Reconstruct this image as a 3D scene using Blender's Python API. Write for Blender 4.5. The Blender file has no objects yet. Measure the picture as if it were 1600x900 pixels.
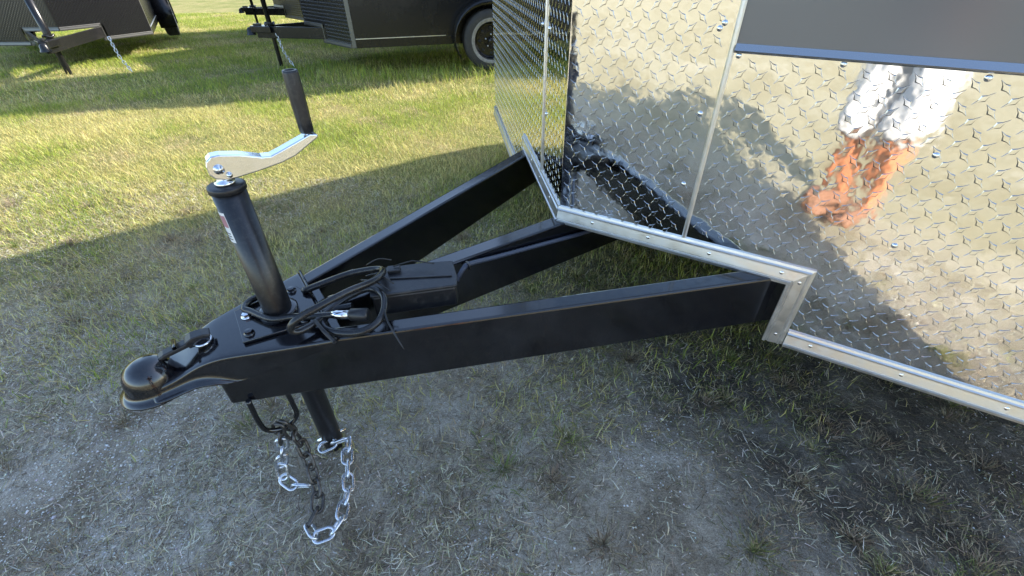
import bpy, bmesh, math, random
import numpy as np
from mathutils import Matrix, Vector
random.seed(7); RNG = np.random.default_rng(7)
scene = bpy.context.scene
COL = scene.collection
rad = math.radians

# ------------------------------------------------------------------ camera
F_PX, VPX, VPY, CAM_H = 697.0, 810.0, 1376.0, 1.10
dn = np.array([VPX - 800, VPY - 450, F_PX]); dn = dn / np.linalg.norm(dn)
fw = np.array([0, 0, 1.0]) - dn * dn[2]; fw /= np.linalg.norm(fw)
rt = np.cross(fw, -dn)
RW = np.array([rt, fw, -dn])                      # camera (x right, y down, z forward) -> world
cam_data = bpy.data.cameras.new('camera'); cam = bpy.data.objects.new('camera', cam_data); COL.objects.link(cam)
cam_data.sensor_width = 36; cam_data.lens = F_PX / 1600 * 36
cam_data.clip_start = 0.02; cam_data.clip_end = 2000
m = Matrix.Identity(4)
for i in range(3):
    m[i][0] = RW[i][0]; m[i][1] = -RW[i][1]; m[i][2] = -RW[i][2]
m[2][3] = CAM_H
cam.matrix_world = m
scene.camera = cam

# ------------------------------------------------------------------ sky, sun, exposure
AXIS = rad(34)                                    # heading of the silver trailer
SUN_EL = rad(33)
trav = AXIS + math.pi - rad(3.2)                  # the way shadows fall
sx, sy = -math.cos(trav), -math.sin(trav)         # horizontal direction towards the sun
world = bpy.data.worlds.new('World'); scene.world = world; world.use_nodes = True
wn = world.node_tree.nodes; wl = world.node_tree.links
sky = wn.new('ShaderNodeTexSky'); sky.sky_type = 'NISHITA'; sky.sun_disc = False; sky.ozone_density = 1.0; sky.dust_density = 1.2
sky.sun_elevation = SUN_EL; sky.sun_rotation = math.atan2(sx, sy)
wn['Background'].inputs['Strength'].default_value = 0.15
wl.new(sky.outputs[0], wn['Background'].inputs['Color'])
sun_d = bpy.data.lights.new('sun', 'SUN'); sun = bpy.data.objects.new('sun', sun_d); COL.objects.link(sun)
sun_d.energy = 3.8; sun_d.angle = rad(0.55); sun_d.color = (1, .93, .80)
sun.rotation_euler = Vector((sx * math.cos(SUN_EL), sy * math.cos(SUN_EL), math.sin(SUN_EL))).to_track_quat('Z', 'Y').to_euler()
sun.location = (6, 4, 8)
scene.view_settings.view_transform = 'Standard'; scene.view_settings.look = 'None'
scene.view_settings.exposure = 1.8; scene.view_settings.gamma = 1
scene.render.engine = 'CYCLES'

# ------------------------------------------------------------------ materials
def mat(name, color, rough=.5, metal=0, coat=0, var=0, vscale=20, bump=0, bscale=60, spec=None, rvar=0, dust=0, dustcol=(.30, .27, .22), dscale=9):
    M = bpy.data.materials.new(name); M.use_nodes = True
    n = M.node_tree.nodes; l = M.node_tree.links; b = n['Principled BSDF']
    b.inputs['Base Color'].default_value = (*color, 1); b.inputs['Roughness'].default_value = rough
    b.inputs['Metallic'].default_value = metal
    if coat: b.inputs['Coat Weight'].default_value = coat; b.inputs['Coat Roughness'].default_value = .08
    if spec is not None: b.inputs['Specular IOR Level'].default_value = spec
    tc = n.new('ShaderNodeTexCoord')
    col = None
    if var:
        t = n.new('ShaderNodeTexNoise'); t.inputs['Scale'].default_value = vscale; t.inputs['Detail'].default_value = 6
        l.new(tc.outputs['Object'], t.inputs['Vector'])
        r = n.new('ShaderNodeValToRGB'); r.color_ramp.elements[0].position = .3; r.color_ramp.elements[1].position = .7
        r.color_ramp.elements[0].color = (*[max(0, c * (1 - var)) for c in color], 1)
        r.color_ramp.elements[1].color = (*[min(1, c * (1 + var)) for c in color], 1)
        l.new(t.outputs['Fac'], r.inputs[0]); col = r.outputs[0]
    if dust:
        t = n.new('ShaderNodeTexNoise'); t.inputs['Scale'].default_value = dscale; t.inputs['Detail'].default_value = 12; t.inputs['Roughness'].default_value = .72
        l.new(tc.outputs['Object'], t.inputs['Vector'])
        r = n.new('ShaderNodeMapRange'); r.inputs[1].default_value = .5; r.inputs[2].default_value = .8; r.inputs[4].default_value = dust
        l.new(t.outputs['Fac'], r.inputs[0])
        mx = n.new('ShaderNodeMixRGB'); mx.inputs[1].default_value = (*color, 1); mx.inputs[2].default_value = (*dustcol, 1)
        if col: l.new(col, mx.inputs[1])
        l.new(r.outputs[0], mx.inputs[0]); col = mx.outputs[0]
        ra = n.new('ShaderNodeMath'); ra.operation = 'MULTIPLY_ADD'; ra.inputs[1].default_value = .7; ra.inputs[2].default_value = rough
        l.new(r.outputs[0], ra.inputs[0]); l.new(ra.outputs[0], b.inputs['Roughness'])
    elif rvar:
        t = n.new('ShaderNodeTexNoise'); t.inputs['Scale'].default_value = vscale; t.inputs['Detail'].default_value = 8
        l.new(tc.outputs['Object'], t.inputs['Vector'])
        r = n.new('ShaderNodeMapRange'); r.inputs[1].default_value = .35; r.inputs[2].default_value = .7
        r.inputs[3].default_value = max(.02, rough - rvar); r.inputs[4].default_value = rough + rvar
        l.new(t.outputs['Fac'], r.inputs[0]); l.new(r.outputs[0], b.inputs['Roughness'])
    if col: l.new(col, b.inputs['Base Color'])
    if bump:
        t = n.new('ShaderNodeTexNoise'); t.inputs['Scale'].default_value = bscale; t.inputs['Detail'].default_value = 3
        l.new(tc.outputs['Object'], t.inputs['Vector'])
        bp = n.new('ShaderNodeBump'); bp.inputs['Strength'].default_value = bump; bp.inputs['Distance'].default_value = .01
        l.new(t.outputs['Fac'], bp.inputs['Height']); l.new(bp.outputs[0], b.inputs['Normal'])
    return M

M = {}
M['black'] = mat('black_gloss_paint', (.004, .004, .006), .12, spec=.9, dust=.08, dscale=170, bump=.02, bscale=25)
M['jack_black'] = mat('jack_tube_paint', (.007, .007, .009), .30, spec=.6, dust=.12, dscale=120)
M['black_far'] = mat('black_trailer_paint', (.009, .009, .010), .25, spec=.4, dust=.05, dscale=3)
M['plastic'] = mat('black_plastic', (.014, .014, .016), .38, bump=.05, bscale=300, dust=.2, dscale=30)
M['rubber'] = mat('black_rubber', (.018, .018, .02), .36, dust=.18, dscale=40)
M['cable'] = mat('cable_jacket', (.012, .012, .013), .24, dust=.12, dscale=30)
M['tyre'] = mat('tyre_rubber', (.035, .034, .033), .75, dust=.3, dscale=12, dustcol=(.22, .2, .17))
M['dusty_rubber'] = mat('dusty_bead_rubber', (.24, .23, .21), .8, var=.25, vscale=30)
M['zinc'] = mat('zinc_plate', (.72, .74, .78), .16, 1, rvar=.08, vscale=30, bump=.03, bscale=60)
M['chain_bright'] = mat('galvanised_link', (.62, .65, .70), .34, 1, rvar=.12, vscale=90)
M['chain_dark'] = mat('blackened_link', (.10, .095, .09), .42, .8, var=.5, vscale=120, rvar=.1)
M['alu_trim'] = mat('extruded_aluminium', (.72, .715, .70), .40, 1, rvar=.07, vscale=40, bump=.015, bscale=90)
M['rivet'] = mat('rivet_aluminium', (.82, .83, .85), .22, 1)
M['grey_panel'] = mat('charcoal_sheet_paint', (.155, .15, .145), .22, spec=.5, bump=.012, bscale=5, rvar=.04, vscale=6)
M['dark'] = mat('dark_underside', (.02, .02, .02), .8)
M['white'] = mat('white_label', (.75, .75, .74), .4)
M['red'] = mat('label_red_print', (.42, .20, .22), .4)
M['alu_dull'] = mat('lug_steel', (.6, .6, .6), .35, 1)

def tread_mat():
    Mx = bpy.data.materials.new('polished_tread_plate'); Mx.use_nodes = True
    n = Mx.node_tree.nodes; l = Mx.node_tree.links; b = n['Principled BSDF']
    b.inputs['Base Color'].default_value = (.84, .835, .82, 1); b.inputs['Metallic'].default_value = 1; b.inputs['Roughness'].default_value = .055
    tc = n.new('ShaderNodeTexCoord')
    t1 = n.new('ShaderNodeTexNoise'); t1.inputs['Scale'].default_value = 24; t1.inputs['Detail'].default_value = 2
    t2 = n.new('ShaderNodeTexNoise'); t2.inputs['Scale'].default_value = 5; t2.inputs['Detail'].default_value = 2
    l.new(tc.outputs['Object'], t1.inputs['Vector']); l.new(tc.outputs['Object'], t2.inputs['Vector'])
    b1 = n.new('ShaderNodeBump'); b1.inputs['Strength'].default_value = 1; b1.inputs['Distance'].default_value = .0005
    b2 = n.new('ShaderNodeBump'); b2.inputs['Strength'].default_value = 1; b2.inputs['Distance'].default_value = .003
    l.new(t1.outputs['Fac'], b1.inputs['Height']); l.new(t2.outputs['Fac'], b2.inputs['Height'])
    l.new(b2.outputs[0], b1.inputs['Normal']); l.new(b1.outputs[0], b.inputs['Normal'])
    t3 = n.new('ShaderNodeTexNoise'); t3.inputs['Scale'].default_value = 60; t3.inputs['Detail'].default_value = 6
    l.new(tc.outputs['Object'], t3.inputs['Vector'])
    r = n.new('ShaderNodeMapRange'); r.inputs[1].default_value = .35; r.inputs[2].default_value = .75; r.inputs[3].default_value = .035; r.inputs[4].default_value = .10
    l.new(t3.outputs['Fac'], r.inputs[0]); l.new(r.outputs[0], b.inputs['Roughness'])
    return Mx
M['tread'] = tread_mat()
M['tread_flank'] = mat('unpolished_bar_flank', (.50, .49, .47), .20, 1)
M['tread_trim'] = mat('polished_panel_trim', (.46, .46, .46), .26, 1)
M['tread_bar'] = mat('tread_bar_aluminium', (.86, .86, .855), .08, 1, rvar=.03, vscale=60)
M['far_bar'] = mat('worn_black_tread_bar', (.16, .16, .16), .24, 1)
M['far_trim'] = mat('dark_trailer_trim', (.13, .13, .125), .38, .9)
M['black_tread'] = mat('black_tread_plate', (.010, .010, .011), .3, spec=.35)

def grass_mat(name, trans=.35):
    Mx = bpy.data.materials.new(name); Mx.use_nodes = True
    n = Mx.node_tree.nodes; l = Mx.node_tree.links; b = n['Principled BSDF']
    a = n.new('ShaderNodeAttribute'); a.attribute_name = 'tint'
    l.new(a.outputs['Color'], b.inputs['Base Color']); b.inputs['Roughness'].default_value = .55
    b.inputs['Specular IOR Level'].default_value = .3
    tr = n.new('ShaderNodeBsdfTranslucent'); l.new(a.outputs['Color'], tr.inputs['Color'])
    mx = n.new('ShaderNodeMixShader'); mx.inputs[0].default_value = trans
    l.new(b.outputs[0], mx.inputs[1]); l.new(tr.outputs[0], mx.inputs[2]); l.new(mx.outputs[0], n['Material Output'].inputs[0])
    return Mx
M['grass'] = grass_mat('grass_blade'); M['straw'] = grass_mat('dead_straw', .1)

# ------------------------------------------------------------------ mesh helpers
class MB:
    def __init__(s): s.v = []; s.f = []; s.sm = []
    def add(s, vs, fs, smooth=False):
        o = len(s.v); s.v += [tuple(p) for p in vs]
        for f in fs: s.f.append([i + o for i in f]); s.sm.append(smooth)
        return s
    def box(s, x0, x1, y0, y1, z0, z1, T=None):
        vs = [(x, y, z) for z in (z0, z1) for y in (y0, y1) for x in (x0, x1)]
        if T: vs = [T(*p) for p in vs]
        fs = [(0, 2, 3, 1), (4, 5, 7, 6), (0, 1, 5, 4), (2, 6, 7, 3), (0, 4, 6, 2), (1, 3, 7, 5)]
        return s.add(vs, fs)
    def prism(s, poly, a, b, T):                   # poly in (p,q), extruded a..b along third, T(p,q,r)
        n = len(poly)
        vs = [T(p, q, a) for p, q in poly] + [T(p, q, b) for p, q in poly]
        fs = [list(range(n))[::-1], list(range(n, 2 * n))] + [(i, (i + 1) % n, n + (i + 1) % n, n + i) for i in range(n)]
        return s.add(vs, fs)
    def tube(s, pts, r, seg=10, closed=False, caps=True):
        P = [Vector(p) for p in pts]; n = len(P); R = r if hasattr(r, '__len__') else [r] * n
        vs = []; fs = []; up = None
        for i in range(n):
            a = P[(i - 1) % n] if (closed or i > 0) else P[i]; b = P[(i + 1) % n] if (closed or i < n - 1) else P[i]
            t = (b - a).normalized()
            if up is None: up = t.orthogonal().normalized()
            else:
                up = (up - t * up.dot(t)); up = up.normalized() if up.length > 1e-6 else t.orthogonal().normalized()
            w = t.cross(up)
            for k in range(seg):
                an = 2 * math.pi * k / seg
                vs.append(P[i] + (up * math.cos(an) + w * math.sin(an)) * R[i])
        rng = n if closed else n - 1
        for i in range(rng):
            j = (i + 1) % n
            for k in range(seg):
                fs.append((i * seg + k, i * seg + (k + 1) % seg, j * seg + (k + 1) % seg, j * seg + k))
        s.add(vs, fs, True)
        if caps and not closed:
            s.add(vs[:seg], [list(range(seg))[::-1]]); s.add(vs[-seg:], [list(range(seg))])
        return s
    def lathe(s, prof, T=lambda x, y, z: (x, y, z), seg=32, smooth=True):   # prof (r,h) about local z
        vs = []; fs = []
        for r, h in prof:
            for k in range(seg):
                a = 2 * math.pi * k / seg; vs.append(T(r * math.cos(a), r * math.sin(a), h))
        for i in range(len(prof) - 1):
            for k in range(seg):
                fs.append((i * seg + k, i * seg + (k + 1) % seg, (i + 1) * seg + (k + 1) % seg, (i + 1) * seg + k))
        return s.add(vs, fs, smooth)
    def build(s, name, material, parent=None, bevel=0, seg=2):
        me = bpy.data.meshes.new(name); me.from_pydata([tuple(v) for v in s.v], [], s.f)
        me.polygons.foreach_set('use_smooth', s.sm); me.materials.append(M[material] if isinstance(material, str) else material)
        bm = bmesh.new(); bm.from_mesh(me); bmesh.ops.remove_doubles(bm, verts=bm.verts, dist=1e-6)
        bmesh.ops.recalc_face_normals(bm, faces=bm.faces); bm.to_mesh(me); bm.free()
        o = bpy.data.objects.new(name, me); COL.objects.link(o)
        if parent: o.parent = parent
        if bevel:
            b = o.modifiers.new('bevel', 'BEVEL'); b.width = bevel; b.segments = seg; b.limit_method = 'ANGLE'; b.angle_limit = rad(35)
        return o
def empty(name, loc=(0, 0, 0), rz=0, parent=None):
    o = bpy.data.objects.new(name, None); COL.objects.link(o); o.location = loc; o.rotation_euler = (0, 0, rz); o.empty_display_size = .1
    if parent: o.parent = parent
    return o
def tag(o, label=None, cat=None, group=None, kind=None):
    if label: o['label'] = label
    if cat: o['category'] = cat
    if group: o['group'] = group
    if kind: o['kind'] = kind
    return o
def spline(pts, n=8):
    P = [Vector(p) for p in pts]; out = []
    for i in range(len(P) - 1):
        p0 = P[max(0, i - 1)]; p1 = P[i]; p2 = P[i + 1]; p3 = P[min(len(P) - 1, i + 2)]
        for k in range(n):
            t = k / n
            out.append(.5 * ((2 * p1) + (p2 - p0) * t + (2 * p0 - 5 * p1 + 4 * p2 - p3) * t * t + (3 * p1 - p0 - 3 * p2 + p3) * t ** 3))
    out.append(P[-1]); return out
def copy_tree(o, parent=None):
    c = o.copy(); COL.objects.link(c); c.parent = parent
    for ch in list(o.children): copy_tree(ch, c)
    return c

# ------------------------------------------------------------------ ground
def gz(x, y):
    x = np.asarray(x, float); y = np.asarray(y, float)
    s = -.03 * np.clip(y - 3, 0, 9)
    n = .006 * np.sin(2.3 * x + 1.1 * y) + .005 * np.sin(4.1 * y - 1.7 * x + 1) + .003 * np.sin(9 * x + 3) * np.sin(8 * y)
    n += .0025 * np.sin(23 * x + 7 * y) * np.sin(19 * y - 5 * x)
    near = np.exp(-((x / 12) ** 2 + (y / 14) ** 2))
    return s + n * near - .006
def axis_coords(lo, hi, step, far):
    c = list(np.arange(lo, hi + step / 2, step)); st = step
    a = lo
    while a > -far: st *= 1.35; a -= st; c.insert(0, a)
    st = step; a = hi
    while a < far: st *= 1.35; a += st; c.append(a)
    return np.array(c)
gx = axis_coords(-8, 6, .045, 400); gy = axis_coords(-3, 11, .045, 400)
X, Y = np.meshgrid(gx, gy); Z = gz(X, Y)
nx, ny = len(gx), len(gy)
V = np.stack([X, Y, Z], -1).reshape(-1, 3)
idx = np.arange(nx * ny).reshape(ny, nx)
Fq = np.stack([idx[:-1, :-1], idx[:-1, 1:], idx[1:, 1:], idx[1:, :-1]], -1).reshape(-1, 4)
me = bpy.data.meshes.new('ground')
me.vertices.add(len(V)); me.vertices.foreach_set('co', V.astype(np.float32).ravel())
me.loops.add(Fq.size); me.loops.foreach_set('vertex_index', Fq.ravel().astype(np.int32))
me.polygons.add(len(Fq)); me.polygons.foreach_set('loop_start', np.arange(0, Fq.size, 4, dtype=np.int32))
me.update(calc_edges=True); me.polygons.foreach_set('use_smooth', np.ones(len(Fq), bool))
ground = bpy.data.objects.new('ground', me); COL.objects.link(ground); tag(ground, 'sandy dirt and mown grass ground of the trailer yard', kind='structure')

def ground_mat():
    Mx = bpy.data.materials.new('dirt_and_turf'); Mx.use_nodes = True
    n = Mx.node_tree.nodes; l = Mx.node_tree.links; b = n['Principled BSDF']; b.inputs['Roughness'].default_value = .95; b.inputs['Specular IOR Level'].default_value = .15
    tc = n.new('ShaderNodeTexCoord'); sep = n.new('ShaderNodeSeparateXYZ'); l.new(tc.outputs['Object'], sep.inputs[0])
    def noise(sc, det=6, ro=.6):
        t = n.new('ShaderNodeTexNoise'); t.inputs['Scale'].default_value = sc; t.inputs['Detail'].default_value = det; t.inputs['Roughness'].default_value = ro
        l.new(tc.outputs['Object'], t.inputs['Vector']); return t.outputs['Fac']
    def ramp(fac, stops):
        r = n.new('ShaderNodeValToRGB'); e = r.color_ramp.elements
        while len(e) < len(stops): e.new(.5)
        for k, (p, c) in enumerate(stops): e[k].position = p; e[k].color = (*c, 1)
        l.new(fac, r.inputs[0]); return r.outputs[0]
    def mix(f, a, c, mode='MIX'):
        x = n.new('ShaderNodeMixRGB'); x.blend_type = mode
        for i, q in ((0, f), (1, a), (2, c)):
            if hasattr(q, 'is_linked'): l.new(q, x.inputs[i])
            elif i == 0: x.inputs[0].default_value = q
            else: x.inputs[i].default_value = (*q, 1)
        return x.outputs[0]
    def mrange(v, a, c, lo=0, hi=1):
        r = n.new('ShaderNodeMapRange'); r.inputs[1].default_value = a; r.inputs[2].default_value = c; r.inputs[3].default_value = lo; r.inputs[4].default_value = hi
        l.new(v, r.inputs[0]); return r.outputs[0]
    dirt = ramp(noise(3.2, 10, .62), [(.30, (.27, .225, .165)), (.45, (.53, .47, .375)), (.60, (.69, .635, .54))])
    fine = ramp(noise(70, 8, .75), [(.32, (.58, .56, .53)), (.62, (1, 1, 1))])
    dirt = mix(.85, dirt, fine, 'MULTIPLY')
    speck = ramp(noise(260, 4, .8), [(.34, (.42, .40, .38)), (.50, (.95, .95, .95)), (.64, (1.35, 1.35, 1.35))])
    dirt = mix(.8, dirt, speck, 'MULTIPLY')
    blotch = ramp(noise(11, 8, .75), [(.36, (.50, .46, .40)), (.56, (1, 1, 1))])
    dirt = mix(.75, dirt, blotch, 'MULTIPLY')
    shaded_loam = ramp(noise(7, 9, .7), [(.34, (.07, .06, .048)), (.52, (.155, .138, .11)), (.68, (.32, .295, .25))])  # darker soil, with the shade beside the trailer also put into its colour
    shaded_loam = mix(.8, shaded_loam, speck, 'MULTIPLY')
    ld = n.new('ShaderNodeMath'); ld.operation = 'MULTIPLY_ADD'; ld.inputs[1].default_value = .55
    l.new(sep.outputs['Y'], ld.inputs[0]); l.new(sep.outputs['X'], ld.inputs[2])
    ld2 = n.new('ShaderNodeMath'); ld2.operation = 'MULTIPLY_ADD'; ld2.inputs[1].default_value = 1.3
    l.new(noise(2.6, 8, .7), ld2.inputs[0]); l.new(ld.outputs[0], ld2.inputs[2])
    dirt = mix(mrange(ld2.outputs[0], 1.25, 1.75), dirt, shaded_loam)
    turf = ramp(noise(1.6, 8, .6), [(.33, (.15, .17, .05)), (.5, (.22, .22, .075)), (.66, (.30, .26, .12))])
    turf = mix(.8, turf, fine, 'MULTIPLY')
    add = n.new('ShaderNodeMath'); add.operation = 'MULTIPLY_ADD'; add.inputs[1].default_value = 1.6
    l.new(noise(1.1, 7, .65), add.inputs[0]); l.new(sep.outputs['Y'], add.inputs[2])
    far = mrange(add.outputs[0], 2.0, 2.9)
    colr = mix(far, dirt, turf)
    pale = ramp(noise(.9, 9, .68), [(.3, (.24, .20, .11)), (.5, (.35, .315, .205)), (.68, (.42, .385, .29))])
    add2 = n.new('ShaderNodeMath'); add2.operation = 'MULTIPLY_ADD'; add2.inputs[1].default_value = .8
    l.new(noise(1.4, 5), add2.inputs[0]); l.new(sep.outputs['Y'], add2.inputs[2])
    back = mrange(add2.outputs[0], .3, -.5)
    colr = mix(back, colr, pale)
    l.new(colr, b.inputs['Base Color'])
    h = n.new('ShaderNodeMath'); h.operation = 'MULTIPLY_ADD'; h.inputs[1].default_value = .45
    l.new(noise(140, 6, .7), h.inputs[0]); l.new(noise(28, 8, .7), h.inputs[2])
    bp = n.new('ShaderNodeBump'); bp.inputs['Strength'].default_value = 1; bp.inputs['Distance'].default_value = .022
    l.new(h.outputs[0], bp.inputs['Height']); l.new(bp.outputs[0], b.inputs['Normal'])
    return Mx
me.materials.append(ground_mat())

# ------------------------------------------------------------------ shared trailer pieces
def bar_mesh(name, ang, L=.0162, W=.0062, h=.0012, material='tread_bar'):
    q1, q2 = .40, .34
    out = [(L, 0), (L * q1, W * q2), (0, W), (-L * q1, W * q2), (-L, 0), (-L * q1, -W * q2), (0, -W), (L * q1, -W * q2)]
    top = [(x * .84, y * .66) for x, y in out]
    ca, sa = math.cos(ang), math.sin(ang); ro = lambda p: (p[0] * ca - p[1] * sa, p[0] * sa + p[1] * ca)
    vs = [(*ro(p), 0) for p in out] + [(*ro(p), h) for p in top]
    fs = [list(range(8, 16))] + [(i, (i + 1) % 8, 8 + (i + 1) % 8, 8 + i) for i in range(8)]
    me = bpy.data.meshes.new(name); me.from_pydata(vs, [], fs); me.materials.append(M['tread_flank']); me.materials.append(M[material]); me.polygons[0].material_index = 1; return me, vs, fs

def plane_frame(beta, side):
    # side -1: near half of the V, +1: far half.  F(s, z, n): s along the wall from the apex, n outwards
    cb, sb = math.cos(beta), math.sin(beta)
    def F(s, z, n): return (s * cb - n * sb, side * (s * sb + n * cb), z)
    return F
def frame_matrix(F):
    o = Vector(F(0, 0, 0)); ex = Vector(F(1, 0, 0)) - o; ey = Vector(F(0, 1, 0)) - o; ez = Vector(F(0, 0, 1)) - o
    mm = Matrix.Identity(4)
    for i in range(3): mm[i][0] = ex[i]; mm[i][1] = ey[i]; mm[i][2] = ez[i]
    return mm

TRIM = [(0, 0), (0, .013), (.007, .0135), (.0085, .0085), (.0125, .0085), (.0135, .0110), (.0365, .0070), (.0375, .0095), (.0415, .0095), (.044, .006), (.050, .0045), (.050, 0)]
def trim_strip(F, prof, P0, P1, name, parent, material='alu_trim'):
    # P0(t), P1(t): (s, z) ends of the strip at distance t across it
    vs = []; n = len(prof)
    for P in (P0, P1):
        for t, d in prof: s, z = P(t); vs.append(F(s, z, d + .0032))
    fs = [(i, (i + 1) % n, n + (i + 1) % n, n + i) for i in range(n)] + [list(range(n))[::-1], list(range(n, 2 * n))]
    return MB().add(vs, fs).build(name, material, parent)
def dome_mesh(name, r, h, material, seg=14):
    mb = MB(); mb.lathe([(r, 0), (r * .97, h * .35), (r * .75, h * .75), (r * .38, h * .97), (.0001, h)], seg=seg)
    o = mb.build(name, material); me = o.data; bpy.data.objects.remove(o); return me
RIV = dome_mesh('rivet', .0062, .0034, 'rivet'); SCR = dome_mesh('screw', .0058, .0045, 'zinc')
def put(name, me, F, s, z, n, parent):
    o = bpy.data.objects.new(name, me); COL.objects.link(o); o.parent = parent
    mm = frame_matrix(F); mm.translation = F(s, z, n); o.matrix_local = mm; return o

def make_wheel(name, parent, loc, side, detail=True):
    # axis along local y, outer face towards side
    T = lambda x, y, z: (x, side * z, y)
    w = empty(name, loc, 0, parent)
    ty = MB().lathe([(.205, -.10), (.235, -.105), (.29, -.105), (.325, -.085), (.333, -.06), (.333, -.012), (.326, -.012), (.326, -.004), (.333, -.004), (.333, .045), (.326, .045), (.326, .053), (.333, .053), (.333, .075), (.325, .092), (.29, .108), (.24, .108), (.222, .100), (.206, .096)], T, 48).build('tyre', 'tyre', w)
    MB().lathe([(.2445, .1078), (.240, .1105), (.222, .1035), (.2055, .0985)], T, 48).build('bead_ring', 'dusty_rubber', w)
    MB().lathe([(.206, -.10), (.206, .098), (.198, .098), (.190, .07), (.182, .045), (.165, .04), (.10, .062), (.085, .058), (.0001, .058)], T, 40).build('rim', 'black_far', w)
    hub = MB().lathe([(.036, .058), (.036, .098), (.028, .108), (.0001, .110)], T, 20).build('hub_cap', 'black_far', w)
    holes = 8
    for k in range(holes):
        a = 2 * math.pi * k / holes
        MB().lathe([(.0185, 0), (.0175, .002), (.0001, .002)], lambda x, y, z, a=a: T(x + .137 * math.cos(a), y + .137 * math.sin(a), z + .0535), 14).build('rim_hole', 'dark', w)
    for k in range(5):
        a = 2 * math.pi * k / 5 + .3
        MB().lathe([(.0105, .055), (.0105, .072), (.007, .080), (.0001, .082)], lambda x, y, z, a=a: T(x + .068 * math.cos(a), y + .068 * math.sin(a), z), 8).build('lug_nut', 'alu_dull', w)
    return w

# ------------------------------------------------------------------ the silver trailer
CX, CY = 0.14607, 1.19264
trailer = empty('cargo_trailer', (CX, CY, 0), AXIS)
tag(trailer, 'silver tread plate V nose cargo trailer with black A frame tongue in the foreground', 'trailer')
ZT, ZB = .462, .317
HW = 1.60; HWN = 1.34; BN = rad(65.6); BF = rad(63.6); ROOF = 2.50
FN, FF = plane_frame(BN, -1), plane_frame(BF, 1)
SN, SF = HWN / math.sin(BN), HW / math.sin(BF)
UN, UF = SN * math.cos(BN), SF * math.cos(BF)
XY = lambda x, y, z: (x, y, z)

# tongue beams: hollow-section tubes with rounded edges
BA = math.atan(.42)
def beam_outer(u): return .300 + .42 * (u + .334)
bw = .052 / math.cos(BA)
for side in (-1, 1):
    u0, u1 = -.945, 1.0
    poly = [(u0, side * beam_outer(u0)), (u1, side * beam_outer(u1)), (u1, side * (beam_outer(u1) - bw)), (u0, side * max(.001, beam_outer(u0) - bw))]
    MB().prism(poly, ZB, ZT, XY).build('tongue_beam', 'black', trailer, .006, 3)
MB().box(-.69, 1.0, -.030, .021, ZB, ZT - .0008).build('tongue_beam', 'black', trailer, .006, 3)
MB().box(-.715, -.69, -.135, .135, ZB + .004, ZT - .012).build('cross_plate', 'black', trailer, .002)

# coupler: folded plate from ball socket to the beams
coupler = empty('coupler', (0, 0, 0), 0, trailer)
st = [(-1.050, .045, .4320, .412, .016), (-1.025, .0445, .4330, .412, .017), (-1.000, .046, .4380, .416, .018), (-.975, .051, .4500, .423, .018), (-.950, .060, .4610, .420, .017),
      (-.925, .0695, .4670, .410, .010), (-.905, .0775, .4690, .402, .001), (-.860, .0965, .4695, .412, .0005), (-.800, .1195, .4695, .432, .0005), (-.745, .1405, .4695, .449, .0005), (-.715, .1505, .4695, .456, .0005)]
vs = []; fs = []
def csec(u, hw, zt, zb, lip):
    hw = max(hw, beam_outer(u) + .0025 if u > -.93 else hw); r = .007
    L = [(-hw - lip, zb - .003), (-hw, zb), (-hw, zt - r), (-hw + r * .3, zt - r * .3), (-hw + r, zt), (0, zt + .0005), (hw - r, zt), (hw - r * .3, zt - r * .3), (hw, zt - r), (hw, zb), (hw + lip, zb - .003)]
    return [(u, y, z) for y, z in L]
for q in st: vs += csec(*q)
k = 11
for i in range(len(st) - 1):
    for j in range(k - 1): fs.append((i * k + j, i * k + j + 1, (i + 1) * k + j + 1, (i + 1) * k + j))
shell = MB().add(vs, fs, True).build('coupler_plate', 'black', coupler)
sd = shell.modifiers.new('sub', 'SUBSURF'); sd.levels = 2; sd.render_levels = 2
so = shell.modifiers.new('thick', 'SOLIDIFY'); so.thickness = .004; so.offset = -1
BC = (-1.044, 0)
MB().lathe([(.0001, .4735), (.014, .4725), (.026, .468), (.036, .459), (.0425, .447), (.0455, .434), (.0462, .420), (.048, .413), (.053, .4085), (.061, .406), (.061, .402), (.046, .403)],
           lambda x, y, z: (BC[0] + x * (1.05 if x < 0 else 1), y, z), 40).build('ball_socket', 'black', coupler)
# latch lever with its trigger
la = MB()
def lev(p, q, r): return (p, -.000 + q, r)
la.prism([(-1.016, .462), (-.958, .472), (-.953, .484), (-1.008, .474), (-1.020, .468)], -.011, .011, lambda p, q, r: (p, r + .004, q))
la.build('latch_lever', 'plastic', coupler, .003)
MB().prism([(-.966, .474), (-.950, .480), (-.922, .481), (-.921, .485), (-.935, .490), (-.955, .490), (-.968, .483)], -.013, .013, lambda p, q, r: (p, r + .006, q)).build('latch_trigger', 'plastic', coupler, .003)
MB().box(-.965, -.925, -.006, .016, .467, .483).build('latch_bracket', 'black', coupler, .002)
MB().tube([(-.940 + .016 * math.cos(a), .004 + .020 * math.sin(a), .4715) for a in np.linspace(0, 2 * math.pi, 17)[:-1]], .0028, 6, closed=True).build('latch_ring', 'zinc', coupler)
MB().lathe([(.004, 0), (.004, .028), (.0001, .028)], lambda x, y, z: (-.985 + x, -.011 + z, .484 + y), 12).build('latch_pin', 'black', coupler)

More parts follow.
